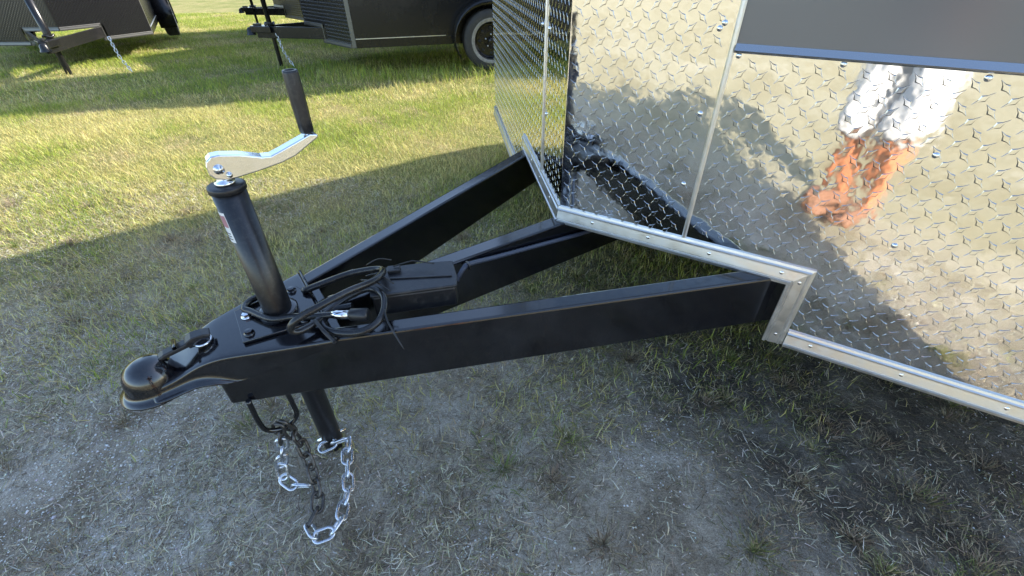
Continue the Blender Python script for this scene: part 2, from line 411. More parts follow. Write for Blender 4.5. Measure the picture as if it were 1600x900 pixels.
for sd in (-1, 1):                                   # weld beads where the coupler skirt meets the beams
    wp = []; wr = []
    for i, u in enumerate(np.arange(-.93, -.712, .0032)):
        zb_ = np.interp(u, [q[0] for q in st], [q[3] for q in st])
        wp.append((u, sd * (beam_outer(u) + .0022), zb_ - .001 + .0008 * math.sin(i * 1.9))); wr.append(.0030 + .0011 * (i % 2) + random.uniform(-.0004, .0006))
    MB().tube(wp, wr, 8).build('weld_bead', 'black', coupler)
wp = [(-.7135, v, ZT + .0075 + .0006 * math.sin(v * 900)) for v in np.arange(-.149, .150, .003)]
MB().tube(wp, [.0028 + .001 * (i % 2) for i in range(len(wp))], 8).build('weld_bead', 'black', coupler)

# jack with its plate, tube, drop leg and crank
JU, JV = -.790, 0.0
jack = empty('tongue_jack', (JU, JV, 0), 0, trailer)
MB().prism([(-.082, -.060), (.052, -.078), (.072, -.03), (.072, .03), (.052, .078), (-.082, .060)], .4712, .4775, XY).build('mounting_plate', 'black', jack, .0015)
for (x, y) in ((-.062, .022), (-.066, -.040), (.040, -.062), (.040, .062)):
    b = MB(); b.lathe([(.0105, .4777), (.0105, .4800), (.0001, .4800)], lambda p, q, r, x=x, y=y: (p + x, q + y, r), 16)
    b.lathe([(.0078, .4801), (.0078, .4862), (.0001, .4870)], lambda p, q, r, x=x, y=y: (p + x, q + y, r), 6, False)
    b.build('bolt', 'zinc' if (x < 0 and y > 0) else 'black', jack)
MB().lathe([(.0288, .470), (.0288, .762), (.0001, .762)], seg=40).build('outer_tube', 'jack_black', jack)
MB().lathe([(.0292, .7625), (.0318, .7635), (.0318, .7715), (.0308, .7735), (.027, .7745), (.0001, .7765)], seg=40).build('cap', 'plastic', jack)
MB().lathe([(.040, .4778), (.040, .486), (.037, .488), (.0289, .489)], seg=40).build('weld_collar', 'black', jack)
lower = MB(); lower.lathe([(.0265, -.012), (.0265, .4700)], seg=32); lower.build('drop_leg', 'jack_black', jack)
MB().lathe([(.0275, .012), (.0275, .020), (.0266, .021)], seg=32).build('leg_band', 'chain_dark', jack)
MB().tube([(-.036, -.0, .030), (.040, -.004, .030)], .0055, 10).build('leg_pin', 'zinc', jack)
MB().lathe([(.017, .7772), (.017, .7805), (.0115, .782), (.0115, .788)], seg=24).build('crank_washer', 'zinc', jack)
crank = MB()
top = [(-.018, .813), (-.015, .822), (-.006, .8285), (.008, .829), (.038, .823), (.070, .8120), (.085, .8105), (.104, .8165), (.160, .8355), (.173, .8320)]
bot = [(.173, .8275), (.155, .818), (.125, .802), (.098, .7945), (.058, .7885), (.019, .7845), (.002, .785), (-.012, .790), (-.018, .799)]
crank.prism(top + bot, -.0135, .0135, lambda p, q, r: (p, r, q))
crank.build('crank_arm', 'zinc', jack, .0045, 3)
MB().tube([(.158, 0, .826), (.158, 0, .940)], .006, 12).build('grip_spindle', 'zinc', jack)
gr = []
gv = MB(); segs = 40
prof = [(.0105, .836), (.0125, .838), (.0130, .86), (.0138, .90), (.0135, .938), (.0125, .942), (.0085, .942), (.008, .937), (.0001, .937)]
vs = []; fs = []
for r, h in prof:
    for kk in range(segs):
        a = 2 * math.pi * kk / segs; rr = r * (1 - .055 * (1 if kk % 4 == 0 else 0)); vs.append((.158 + rr * math.cos(a), rr * math.sin(a), h))
for i in range(len(prof) - 1):
    for kk in range(segs): fs.append((i * segs + kk, i * segs + (kk + 1) % segs, (i + 1) * segs + (kk + 1) % segs, (i + 1) * segs + kk))
gv.add(vs, fs, True).build('crank_grip', 'rubber', jack)
for (p, q, r) in ((-.001, .806, .0085), (.011, .7935, .0050)):
    MB().lathe([(r, 0), (r, .003), (r * .7, .0035), (r * .62, .0065), (.0001, .007)], lambda x, y, z, p=p, q=q: (p + x, -.0137 - z, q + y), 14).build('crank_bolt', 'zinc', jack)
def curved_label(name, a0, a1, z0, z1, rr, material):
    vs = []; n = 8
    for i in range(n + 1):
        a = a0 + (a1 - a0) * i / n
        vs += [(rr * math.cos(a), rr * math.sin(a), z0), (rr * math.cos(a), rr * math.sin(a), z1)]
    MB().add(vs, [(2 * i, 2 * i + 2, 2 * i + 3, 2 * i + 1) for i in range(n)], True).build(name, material, jack)
curved_label('warning_sticker', rad(160), rad(222), .668, .730, .0291, 'white')
curved_label('sticker_print', rad(164), rad(219), .700, .724, .0293, 'red')
for zz in (.674, .680, .686): curved_label('sticker_line', rad(168), rad(214), zz, zz + .0022, .0293, 'plastic')

# junction box, conduit and tie on the tongue
ba = rad(-22)
def BX(p, q, r): return (-.505 + p * math.cos(ba) - q * math.sin(ba), -.083 + p * math.sin(ba) + q * math.cos(ba), r)
jb = MB(); jb.prism([(-.095, -.048), (.090, -.048), (.095, -.020), (.092, .050), (.02, .058), (-.06, .058), (-.085, .046), (-.098, .01)], .440, .492, BX)
jbx = jb.build('junction_box', 'plastic', trailer, .004)
MB().prism([(-.098, -.0505), (.093, -.0505), (.098, -.020), (.095, .052), (.02, .060), (-.062, .060), (-.088, .048), (-.101, .01)], .4925, .500, BX).build('lid', 'plastic', jbx, .003)
MB().prism([(-.055, .004), (.085, -.016), (.086, -.011), (-.054, .009)], .5003, .5035, BX).build('lid_rib', 'plastic', jbx, .001)
MB().box(-.06, -.03, .026, .05, .5003, .509, BX).build('latch', 'plastic', jbx, .002)
MB().tube([BX(-.045, .04, .512), BX(0, .045, .518), BX(.05, .03, .512)], .0016, 6).build('latch_wire', 'plastic', jbx)
# corrugated conduit clipped along the centre beam
cp = spline([(-.385, -.055, .425), (-.362, -.052, .450), (-.335, -.044, .452), (-.25, -.040, .440), (-.10, -.040, .425), (0, -.040, .415), (.09, -.040, .408), (.14, -.036, .412)], 24)
rr = [.0070 if i % 2 else .0050 for i in range(len(cp))]
MB().tube(cp, rr, 10).build('wire_conduit', mat('conduit_loom', (.085, .092, .12), .4), trailer)
MB().tube([(-.345, -.047 + .010 * math.cos(a), .4515 + .010 * math.sin(a)) for a in np.linspace(0, 2 * math.pi, 13)[:-1]], .003, 6, closed=True).build('conduit_clip', 'chain_dark', trailer)
MB().tube(spline([(-.606, -.150, .500), (-.612, -.185, .492), (-.610, -.222, .473), (-.606, -.240, .452)], 5), [.0022] * 10 + [.0022, .0022, .002, .0018, .0012, .0010], 6).build('cable_tie', 'plastic', trailer)

# chain bracket below the beams
MB().tube(spline([(-.912, -.066, .330), (-.914, -.068, .26), (-.906, -.068, .222), (-.872, -.068, .208), (-.842, -.068, .226), (-.838, -.068, .27), (-.840, -.066, .330)], 6), .0058, 10).build('chain_bracket', 'black', trailer)

# nose cladding
T0, T1 = 0.0, .003
LIM = lambda F, poly, name, m_, par=trailer: MB().prism(poly, T0, T1, F).build(name, m_, par)
Fn3 = lambda s, z, n: FN(s, z, n); Ff3 = lambda s, z, n: FF(s, z, n)
n_wrap = LIM(Fn3, [(.0, .495), (.352, .495), (.352, ROOF), (.0, ROOF)], 'nose_panel', 'tread')
n_side = LIM(Fn3, [(.360, .495), (.652, .495), (.652, .312), (SN, .312), (SN, .938), (.360, .938)], 'nose_panel', 'tread')
n_grey = LIM(Fn3, [(.362, .948), (SN, .948), (SN, ROOF), (.362, ROOF)], 'grey_panel', 'grey_panel'); n_grey['label'] = 'charcoal painted sheet above the tread plate'
f_wrap = LIM(Ff3, [(.0, .495), (.270, .495), (.270, ROOF), (.0, ROOF)], 'nose_panel', 'tread')
f_side = LIM(Ff3, [(.276, .495), (.652, .495), (.652, .312), (SF, .312), (SF, 1.3), (.276, 1.3)], 'nose_panel', 'tread')
f_grey = LIM(Ff3, [(.278, 1.31), (SF, 1.31), (SF, ROOF), (.278, ROOF)], 'grey_panel', 'grey_panel')
for F, S in ((FN, SN), (FF, SF)):
    tr = trim_strip(F, TRIM, lambda t: (-.004, .455 + t), lambda t: (.613 + t * .94, .455 + t), 'bottom_trim', trailer)
    tv = trim_strip(F, TRIM, lambda t: (.613 + t * .94, .274), lambda t: (.613 + t * .94, .455 + t), 'step_trim', trailer)
    tl = trim_strip(F, TRIM, lambda t: (.6615, .274 + t * .96), lambda t: (S + .003, .274 + t * .96), 'bottom_trim', trailer)
    for s in (.107, .268, .427, .594): put('rivet', RIV, F, s, .480, .0097, tr)
    for z in (.466, .302): put('rivet', RIV, F, .636, z, .0097, tv)
    for s in (.718, .906, 1.094, 1.282, 1.44): put('rivet', RIV, F, s, .2975, .0097, tl)
SEAM = [(0, 0), (0, .002), (.003, .005), (.008, .005), (.011, .002), (.011, 0)]
trim_strip(FN, SEAM, lambda t: (.351 + t, .5052), lambda t: (.351 + t, ROOF), 'seam_trim', trailer)
trim_strip(FF, SEAM, lambda t: (.268 + t, .5052), lambda t: (.268 + t, ROOF), 'seam_trim', trailer)
JT = [(0, 0), (0, .005), (.0025, .0085), (.005, .0095), (.0145, .0025), (.0165, .0012), (.0165, 0)]
trim_strip(FN, JT, lambda t: (.3625, .935 + t), lambda t: (SN, .935 + t), 'panel_trim', trailer, 'tread_trim')
trim_strip(FF, JT, lambda t: (.280, 1.297 + t), lambda t: (SF, 1.297 + t), 'panel_trim', trailer, 'tread_trim')
for s, z in ((.324, .975), (.325, .811), (.325, .645), (.372, .930), (.553, .930), (.759, .927), (.96, .927), (1.16, .927), (.749, .795), (.765, .606), (1.15, .62), (1.15, .79)):
    put('screw', SCR, FN, s, z, .0032, n_wrap if s < .35 else n_side)
put('screw', SCR, FN, .331, .985, .0032, n_wrap)
for s, z in ((.33, .93), (.235, .93), (.235, .70)): put('screw', SCR, FF, s, z, .0032, f_wrap if s < .27 else f_side)

# raised tread bars on a 38.5 mm square lattice
PIT = .0385
mA, vA, fA = bar_mesh('tread_bar', rad(-45)); mB, vB, fB = bar_mesh('tread_bar', rad(45))
def inside(panel, s, z, S):
    e = .011
    if panel == 'n_wrap': return e < s < .352 - e and .51 < z < ROOF - e
    if panel == 'n_side': return .36 + e < s < S - e and (.517 if s < .668 else .333) < z < .928
    if panel == 'f_wrap': return e < s < .27 - e and .51 < z < ROOF - e
    if panel == 'f_side': return .277 + e < s < S - e and (.517 if s < .668 else .333) < z < 1.29
def lattice():
    for i in range(-2, 52):
        for j in range(-20, 46):
            yield .402 + PIT * (i - 12), .915 + PIT * j, 0
            yield .402 + PIT * (i - 12) + .5 * PIT, .915 + PIT * j - .5 * PIT, 1
def to_px(p):
    w = Matrix.Translation((CX, CY, 0)) @ Matrix.Rotation(AXIS, 4, 'Z') @ Vector(p)
    cc = RW.T @ (np.array(w) - np.array([0, 0, CAM_H]))
    return 800 + F_PX * cc[0] / cc[2], 450 + F_PX * cc[1] / cc[2], cc[2]
cand = []
for pn, F, S, po in (('n_wrap', FN, SN, n_wrap), ('n_side', FN, SN, n_side), ('f_wrap', FF, SF, f_wrap), ('f_side', FF, SF, f_side)):
    for s, z, kk in lattice():
        if inside(pn, s, z, S):
            vis = False; sc = 0
            if pn[0] == 'n':
                x, y, d = to_px(F(s, z, 0)); vis = d > .1 and -20 < x < 1620 and -20 < y < 920
                sc = F_PX / d if d > .1 else 0
            cand.append((sc if vis else 0, pn, F, s, z, kk, po))
cand.sort(key=lambda c: -c[0])
MN = frame_matrix(FN)
rest = {}
for n_, (sc, pn, F, s, z, kk, po) in enumerate(cand):
    if n_ < 298 and sc > 0:
        o = bpy.data.objects.new('tread_bar', mB if kk else mA); COL.objects.link(o); o.parent = po
        mm = MN.copy(); mm.translation = F(s, z, .0031); o.matrix_local = mm
    else:
        mb = rest.setdefault(pn, (MB(), po))[0]
        vv, ff = (vB, fB) if kk else (vA, fA)
        mb.add([F(s + p[0], z + p[1], .0031 + p[2] * (.55 if pn[0] == 'f' else 1)) for p in vv], ff)
for pn, (mb, po) in rest.items():
    o = mb.build('tread_pattern', 'tread_flank', po); tag(o, kind='stuff'); o.data.materials.append(M['tread_bar'])
    for p_ in o.data.polygons: p_.material_index = 1 if len(p_.vertices) == 8 else 0

# box: side walls, roof, floor, rear
LEN = 4.6
MB().box(UN + .001, LEN, -HWN + .004, -HWN + .03, .30, ROOF).build('side_wall', 'grey_panel', trailer)
MB().box(UF + .001, LEN, HW - .03, HW - .004, .30, ROOF).build('side_wall', 'grey_panel', trailer)
MB().box(LEN, LEN + .03, -HWN, HW, .30, ROOF).build('rear_wall', 'grey_panel', trailer)
MB().prism([(.03, 0), (UN + .02, -HWN + .032), (LEN - .001, -HWN + .032), (LEN - .001, HW - .032), (UF + .02, HW - .032)], .464, .49, XY).build('floor_deck', 'dark', trailer)
MB().prism([(-.01, 0), (UN - .01, -HWN - .01), (LEN + .04, -HWN - .01), (LEN + .04, HW + .01), (UF - .01, HW + .01)], ROOF + .001, ROOF + .04, XY).build('roof', 'alu_trim', trailer)
for v in (-.86, .80): MB().box(.98, LEN - .05, v, v + .05, .32, .4625).build('frame_rail', 'dark', trailer)
for v in (-1, 1):
    for u in (2.5, 3.25): make_wheel('wheel', trailer, (u, (HW - .17) if v > 0 else -(HWN - .17), .333), v)

# ------------------------------------------------------------------ cable resting on the tongue
cable = empty('wiring_cable', (CX, CY, 0), AXIS); tag(cable, 'thick black trailer wiring cable coiled on the tongue behind the jack', 'cable')
A = [(-.600, .070, .468), (-.66, .062, .472), (-.725, .040, .482), (-.689, .027, .492), (-.625, .019, .500), (-.572, -.012, .510), (-.562, -.045, .520), (-.595, -.088, .533), (-.656, -.105, .54), (-.718, -.113, .535), (-.766, -.111, .522), (-.783, -.106, .502), (-.772, -.107, .489),
     (-.738, -.097, .487), (-.691, -.07, .489), (-.646, -.060, .497), (-.606, -.069, .503), (-.591, -.106, .503), (-.603, -.146, .498), (-.628, -.170, .488), (-.663, -.170, .480), (-.698, -.149, .478), (-.722, -.119, .4795), (-.717, -.088, .4815), (-.690, -.074, .485), (-.655, -.09, .49)]
MB().tube(spline(A, 8), .0078, 12).build('cable_coil', 'cable', cable)
B = [(-.800, .075, .486), (-.838, .062, .4865), (-.850, .040, .487), (-.840, .022, .487), (-.81, -.030, .4875), (-.770, -.050, .488), (-.735, -.076, .490), (-.690, -.104, .493), (-.672, -.116, .493)]
MB().tube(spline(B, 8), .0072, 12).build('cable_lead', 'cable', cable)
pl = MB(); d0 = Vector((-.700, -.098, .493)); d1 = Vector((-.640, -.140, .493)); dd = (d1 - d0)
pl.tube([d0, d0 + dd * .15, d0 + dd * .5], [.0085, .0095, .0100], 14); pl.build('plug_sleeve', 'zinc', cable)
MB().tube([d0 + dd * .5, d0 + dd * .55, d0 + dd * .98, d0 + dd * 1.05], [.0105, .0135, .0145, .0130], 14).build('plug', 'plastic', cable)
MB().tube(spline([(-.735, -.095, .492), (-.728, -.135, .486), (-.722, -.150, .476), (-.719, -.163, .4745)], 5), [.0045] * 16, 6).build('tape_flag', 'rubber', cable)
for a, b in (((-.60, -.03, .512), (-.555, -.085, .505)), ((-.585, .0, .520), (-.53, -.02, .524)), ((-.615, -.04, .513), (-.575, -.12, .515))):
    MB().tube(spline([a, ((a[0] + b[0]) / 2, (a[1] + b[1]) / 2, a[2] + .012), b], 5), .0016, 6).build('loose_wire', 'cable', cable)

# ------------------------------------------------------------------ safety chains, link by link
def link_mesh(name, L, W, r, material):
    pts = []
    for k in range(10): a = -math.pi / 2 + math.pi * k / 9; pts.append((L / 2 - W / 2 + W / 2 * math.cos(a), W / 2 * math.sin(a), 0))
    for k in range(10): a = math.pi / 2 + math.pi * k / 9; pts.append((-L / 2 + W / 2 + W / 2 * math.cos(a), W / 2 * math.sin(a), 0))
    mb = MB().tube(pts, r, 8, closed=True); o = mb.build(name, material); me = o.data; bpy.data.objects.remove(o); return me
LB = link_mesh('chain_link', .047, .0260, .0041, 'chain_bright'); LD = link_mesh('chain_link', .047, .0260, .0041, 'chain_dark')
def chain(name, label, path, dark, seed):
    e = empty(name, (CX, CY, 0), AXIS); tag(e, label, 'chain', 'safety chains under the coupler')
    P = spline(path, 30); acc = 0; nxt = 0; rnd = random.Random(seed); i = 0
    pitch = .0345
    for a, b in zip(P[:-1], P[1:]):
        acc += (b - a).length
        if acc >= nxt:
            t = (b - a).normalized(); side = t.cross(Vector((0, .3, 1))); side.normalize(); up = side.cross(t)
            tw = (math.pi / 4 if i % 2 else -math.pi / 4) + rnd.uniform(-.3, .3)
            y = side * math.cos(tw) + up * math.sin(tw); z = t.cross(y)
            mm = Matrix.Identity(4)
            for r in range(3): mm[r][0] = t[r]; mm[r][1] = y[r]; mm[r][2] = z[r]; mm[r][3] = a[r]
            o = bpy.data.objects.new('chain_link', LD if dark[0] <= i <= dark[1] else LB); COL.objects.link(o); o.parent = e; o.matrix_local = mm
            nxt += pitch; i += 1
    return e
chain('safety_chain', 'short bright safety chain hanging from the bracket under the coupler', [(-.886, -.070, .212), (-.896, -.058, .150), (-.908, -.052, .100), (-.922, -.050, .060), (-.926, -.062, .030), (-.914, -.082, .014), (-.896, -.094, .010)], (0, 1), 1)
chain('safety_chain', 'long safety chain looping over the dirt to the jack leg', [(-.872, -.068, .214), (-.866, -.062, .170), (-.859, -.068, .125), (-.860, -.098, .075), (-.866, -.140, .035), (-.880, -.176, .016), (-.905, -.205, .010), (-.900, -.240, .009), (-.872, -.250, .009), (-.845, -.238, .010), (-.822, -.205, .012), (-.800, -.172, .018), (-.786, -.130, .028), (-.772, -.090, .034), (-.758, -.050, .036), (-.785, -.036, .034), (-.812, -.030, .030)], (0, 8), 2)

# ------------------------------------------------------------------ black trailers behind
def black_trailer(label, loc, rz, hw, uw, uj, length=3.6, tipoff=.30, jr=.030, roof=2.6, tread_top=.95, wheelside=.25):
    t = empty('cargo_trailer', loc, rz); tag(t, label, 'trailer')
    b = rad(58); N, Fr = plane_frame(b, -1), plane_frame(b, 1); S = hw / math.sin(b); U = hw / math.tan(b)
    zt, zb = .46, .33; tip = uj - tipoff
    ta = math.atan2(.40, .25 - (tip + .12))
    for sd in (-1, 1):
        o = lambda u: .018 + (u - (tip + .12)) * math.tan(ta)
        w = .05 / math.cos(ta)
        MB().prism([(tip + .12, sd * o(tip + .12)), (.9, sd * o(.9)), (.9, sd * (o(.9) - w)), (tip + .12 + .03, sd * .001)], zb, zt, XY).build('tongue_beam', 'black_far', t, .004)
    cp_ = empty('coupler', (0, 0, 0), 0, t)
    MB().prism([(tip + .06, -.04), (tip + .12, -.045), (tip + .32, -.045 - .32 * math.tan(ta) * .75), (tip + .32, .045 + .32 * math.tan(ta) * .75), (tip + .12, .045), (tip + .06, .04)], zt - .07, zt + .006, XY).build('coupler_plate', 'black_far', cp_, .008)
    MB().lathe([(.0001, zt - .005), (.025, zt - .012), (.042, zt - .035), (.046, zt - .07), (.06, zt - .09), (.06, zt - .094)], lambda x, y, z: (tip + .05 + x, y, z), 20).build('ball_socket', 'black_far', cp_)
    MB().box(tip + .10, tip + .2, -.014, .014, zt + .007, zt + .03).build('latch_lever', 'plastic', cp_, .004)
    j = empty('tongue_jack', (uj, 0, 0), 0, t)
    MB().lathe([(jr, zt), (jr, .86), (.033, .862), (.033, .885), (.0001, .887)], seg=20).build('outer_tube', 'black_far', j)
    MB().lathe([(jr - .005, -.02), (jr - .005, zt)], seg=20).build('drop_leg', 'black_far', j)
    MB().prism([(-.02, .90), (.0, .92), (.07, .905), (.17, .93), (.17, .915), (.07, .88), (-.01, .885)], -.012, .012, lambda p, q, r: (p, r, q)).build('crank_arm', 'zinc', j, .003)
    MB().tube([(.16, 0, .93), (.16, 0, 1.03)], .014, 10).build('crank_grip', 'rubber', j)
    MB().tube([(.055 * math.cos(a), .055 * math.sin(a), zt + .022 + .012 * math.sin(3 * a)) for a in np.linspace(0, 2 * math.pi, 25)[:-1]], .011, 8, closed=True).build('cable_coil', 'cable', j)
    # walls
    nst = .42 / math.sin(b)
    for F in (N, Fr):
        p = MB().prism([(0, zt + .03), (nst + .03, zt + .03), (nst + .03, .32), (S, .32), (S, tread_top), (0, tread_top)], 0, .003, F).build('nose_panel', 'black_tread', t)
        q = MB(); vv1 = [(x, y, z * 1.7) for x, y, z in vA]; vv2 = [(x, y, z * 1.7) for x, y, z in vB]
        i = 0
        for s in np.arange(.03, S - .02, .0385):
            for z in np.arange(.345, tread_top - .02, .0385):
                if z > (zt + .05 if s < nst + .05 else .345) - .001: q.add([F(s + x, z + y, .003 + d) for x, y, d in vv1], fA)
                if z + .019 > (zt + .05 if s < nst + .05 else .345) and z + .04 < tread_top: q.add([F(s + .019 + x, z + .019 + y, .003 + d) for x, y, d in vv2], fB)
        tag(q.build('tread_pattern', 'far_bar', p), kind='stuff')
        MB().prism([(0, tread_top + .01), (S, tread_top + .01), (S, roof), (0, roof)], 0, .003, F).build('front_panel', 'black_far', t)
        T2 = [(x * .9, y) for x, y in TRIM]
        trim_strip(F, T2, lambda x: (0, zt - .002 + x), lambda x: (nst - .045 + x, zt - .002 + x), 'bottom_trim', t, 'far_trim')
        trim_strip(F, T2, lambda x: (nst - .045 + x, .29), lambda x: (nst - .045 + x, zt - .002 + x), 'step_trim', t, 'far_trim')
        trim_strip(F, T2, lambda x: (nst + .002, .29 + x), lambda x: (S + .002, .29 + x), 'bottom_trim', t, 'far_trim')
    for sd in (-1, 1):
        MB().box(U + .0, U + .05, sd * hw - .004 if sd < 0 else hw - .02, sd * hw + .02 if sd < 0 else hw + .004, .29, roof).build('corner_trim', M['corner_grey'], t, .004)
        y0, y1 = (-hw, -hw + .025) if sd < 0 else (hw - .025, hw)
        w = MB().box(U + .052, length, y0, y1, .385, roof).build('side_wall', 'black_far', t)
        y0, y1 = (-hw - .006, -hw + .02) if sd < 0 else (hw - .02, hw + .006)
        MB().box(U + .052, length, y0, y1, .29, .382).build('side_skirt', 'black_far', t, .003)
        MB().box(U + .052, uw - .52, y0 - .003, y1 + .003, .3822, .389).build('skirt_trim', 'alu_trim', t)
        wy = sd * (hw + wheelside - .11)
        make_wheel('wheel', t, (uw, wy, .333), sd)
        fen = MB(); n = 18; vs = []; fs = []
        for i in range(n + 1):
            a = math.pi * (-.16 + 1.32 * i / n); cu, cz = uw + .44 * math.cos(a), .36 + .40 * math.sin(a)
            vs += [(cu, sd * (hw - .005), cz), (cu, sd * (hw + wheelside + .01), cz), (uw + (.44 - .0) * math.cos(a), sd * (hw + wheelside + .014), .36 + .355 * math.sin(a))]
        for i in range(n):
            fs += [(3 * i, 3 * i + 1, 3 * i + 4, 3 * i + 3), (3 * i + 1, 3 * i + 2, 3 * i + 5, 3 * i + 4)]
        fo = fen.add(vs, fs, True).build('fender', 'black_far', t); sm = fo.modifiers.new('t', 'SOLIDIFY'); sm.thickness = .006
    MB().box(length, length + .03, -hw, hw, .29, roof).build('rear_wall', 'black_far', t)
    MB().prism([(.02, 0), (U + .02, -hw + .027), (length - .001, -hw + .027), (length - .001, hw - .027), (U + .02, hw - .027)], zt + .004, zt + .03, XY).build('floor_deck', 'dark', t)
    MB().prism([(-.01, 0), (U, -hw - .01), (length + .03, -hw - .01), (length + .03, hw + .01), (U, hw + .01)], roof + .001, roof + .03, XY).build('roof', 'black_far', t)
    MB().tube([(uw, -hw, .333), (uw, hw, .333)], .03, 10).build('axle', 'dark', t)
    return t
M['corner_grey'] = mat('dull_corner_trim', (.16, .16, .15), .4, .6)
gr_ = 'black trailers parked behind'
t1 = black_trailer('black cargo trailer with its road wheel showing behind the crank handle', (-2.667, 6.755, -.089), .234, .957, 2.235, -.43)
t2 = black_trailer('black V nose trailer at the upper left with tongue pointing this way', (-6.003, 6.873, -.150), 2.098, .954, 3.041, -.707, 5.0, tipoff=.50, jr=.040)
t3 = black_trailer('farther black trailer of which only the jack leg shows beside the grass', (-5.03, 11.31, -.25), .234, 1.2, 2.235, -.43, roof=3.0)
t_shade = black_trailer('tall unseen black trailer added close behind the wheeled black trailer to shade the far grass', (-1.80, 9.76, -.20), .234, 1.2, 2.235, -.43, roof=3.0)  # hidden trailer, added and sized to cast shade on the far grass
for t in (t1, t2, t3, t_shade): t['group'] = gr_
def far_chain(label, loc, z1, n):
    e = empty('safety_chain', loc); tag(e, label, 'chain')
    P = spline([(0, 0, z1), (.03, -.02, z1 * .55), (.08, -.02, .08), (.12, -.03, .02)], 40); acc = 0; nxt = 0; i = 0
    for a, b in zip(P[:-1], P[1:]):
        acc += (b - a).length
        if acc >= nxt:
            t = (b - a).normalized(); y = t.orthogonal().normalized(); y = Matrix.Rotation(i * math.pi / 2, 3, t) @ y; z = t.cross(y)
            mm = Matrix.Identity(4)
            for r in range(3): mm[r][0] = t[r]; mm[r][1] = y[r]; mm[r][2] = z[r]; mm[r][3] = a[r]
            o = bpy.data.objects.new('chain_link', LB); COL.objects.link(o); o.parent = e; o.matrix_local = mm; nxt += .034; i += 1
far_chain('bright chain dangling from the tongue of the upper left trailer', (-4.87, 6.2, -.10), .40, 12)
far_chain('small chain below the tongue of the wheeled black trailer', (-2.98, 6.55, -.10), .38, 12)

# ------------------------------------------------------------------ vegetation
def blades(name, base, height, width, lean, az, curl, tint, material, label, cat=None):
    # ribbon blades: two segments, five vertices each
    n = len(base); ca, sa = np.cos(az), np.sin(az)
    perp = np.stack([-sa, ca, np.zeros(n)], 1); fwd = np.stack([ca, sa, np.zeros(n)], 1); up = np.array([0, 0, 1.0])
    mid = base + fwd * (height * np.sin(lean) * .5)[:, None] + up * (height * np.cos(lean) * .55)[:, None]
    mid = mid + perp * (height * RNG.normal(0, .13, n))[:, None]
    l2 = np.minimum(lean + curl, 1.75)
    tip = mid + fwd * (height * np.sin(l2) * .5)[:, None] + up * (height * np.cos(l2) * .5)[:, None]
    lift = np.maximum(0, .002 - (tip[:, 2] - base[:, 2])); tip[:, 2] += lift
    w = (width / 2)[:, None]
    P = np.stack([base - perp * w, base + perp * w, mid + perp * w * .8, mid - perp * w * .8, tip], 1).reshape(-1, 3)
    o5 = np.arange(n)[:, None] * 5
    q = (o5 + np.array([0, 1, 2, 3])); t = (o5 + np.array([3, 2, 4]))
    loops = np.concatenate([q, t], 1).ravel()
    ls = (np.arange(n)[:, None] * 7 + np.array([0, 4])).ravel()
    me = bpy.data.meshes.new(name); me.vertices.add(len(P)); me.vertices.foreach_set('co', P.astype(np.float32).ravel())
    me.loops.add(len(loops)); me.loops.foreach_set('vertex_index', loops.astype(np.int32))
    me.polygons.add(len(ls)); me.polygons.foreach_set('loop_start', ls.astype(np.int32)); me.update(calc_edges=True)
    at = me.attributes.new('tint', 'FLOAT_COLOR', 'POINT')
    c4 = np.ones((n, 5, 4), np.float32); c4[:, :, :3] = tint[:, None, :]; at.data.foreach_set('color', c4.ravel())
    me.materials.append(M[material]); o = bpy.data.objects.new(name, me); COL.objects.link(o); tag(o, label, cat, kind='stuff'); return o
def lownoise(x, y, s, k=0):
    return (np.sin(x * s + 1.3 + k) * np.sin(y * s * 1.1 + .7 * k) + .6 * np.sin(x * s * 2.3 - y * s * 1.7 + k) + .4 * np.sin(x * s * 4.1 + y * s * 3.7 + 2 * k)) / 2
def base_pts(x, y, sink=.002): return np.stack([x, y, gz(x, y) - sink], 1)
def palette(n, cols, wts, jit=.18):
    c = np.array(cols)[RNG.choice(len(cols), n, p=np.array(wts) / sum(wts))]
    return np.clip(c * (1 + RNG.normal(0, jit, (n, 1))) * (1 + RNG.normal(0, .05, (n, 3))), .01, .8)
STRAWC = [(.56, .50, .18), (.47, .42, .14), (.64, .58, .27), (.36, .31, .12)]
GREENC = [(.22, .30, .04), (.31, .38, .05), (.40, .43, .08), (.13, .21, .04)]
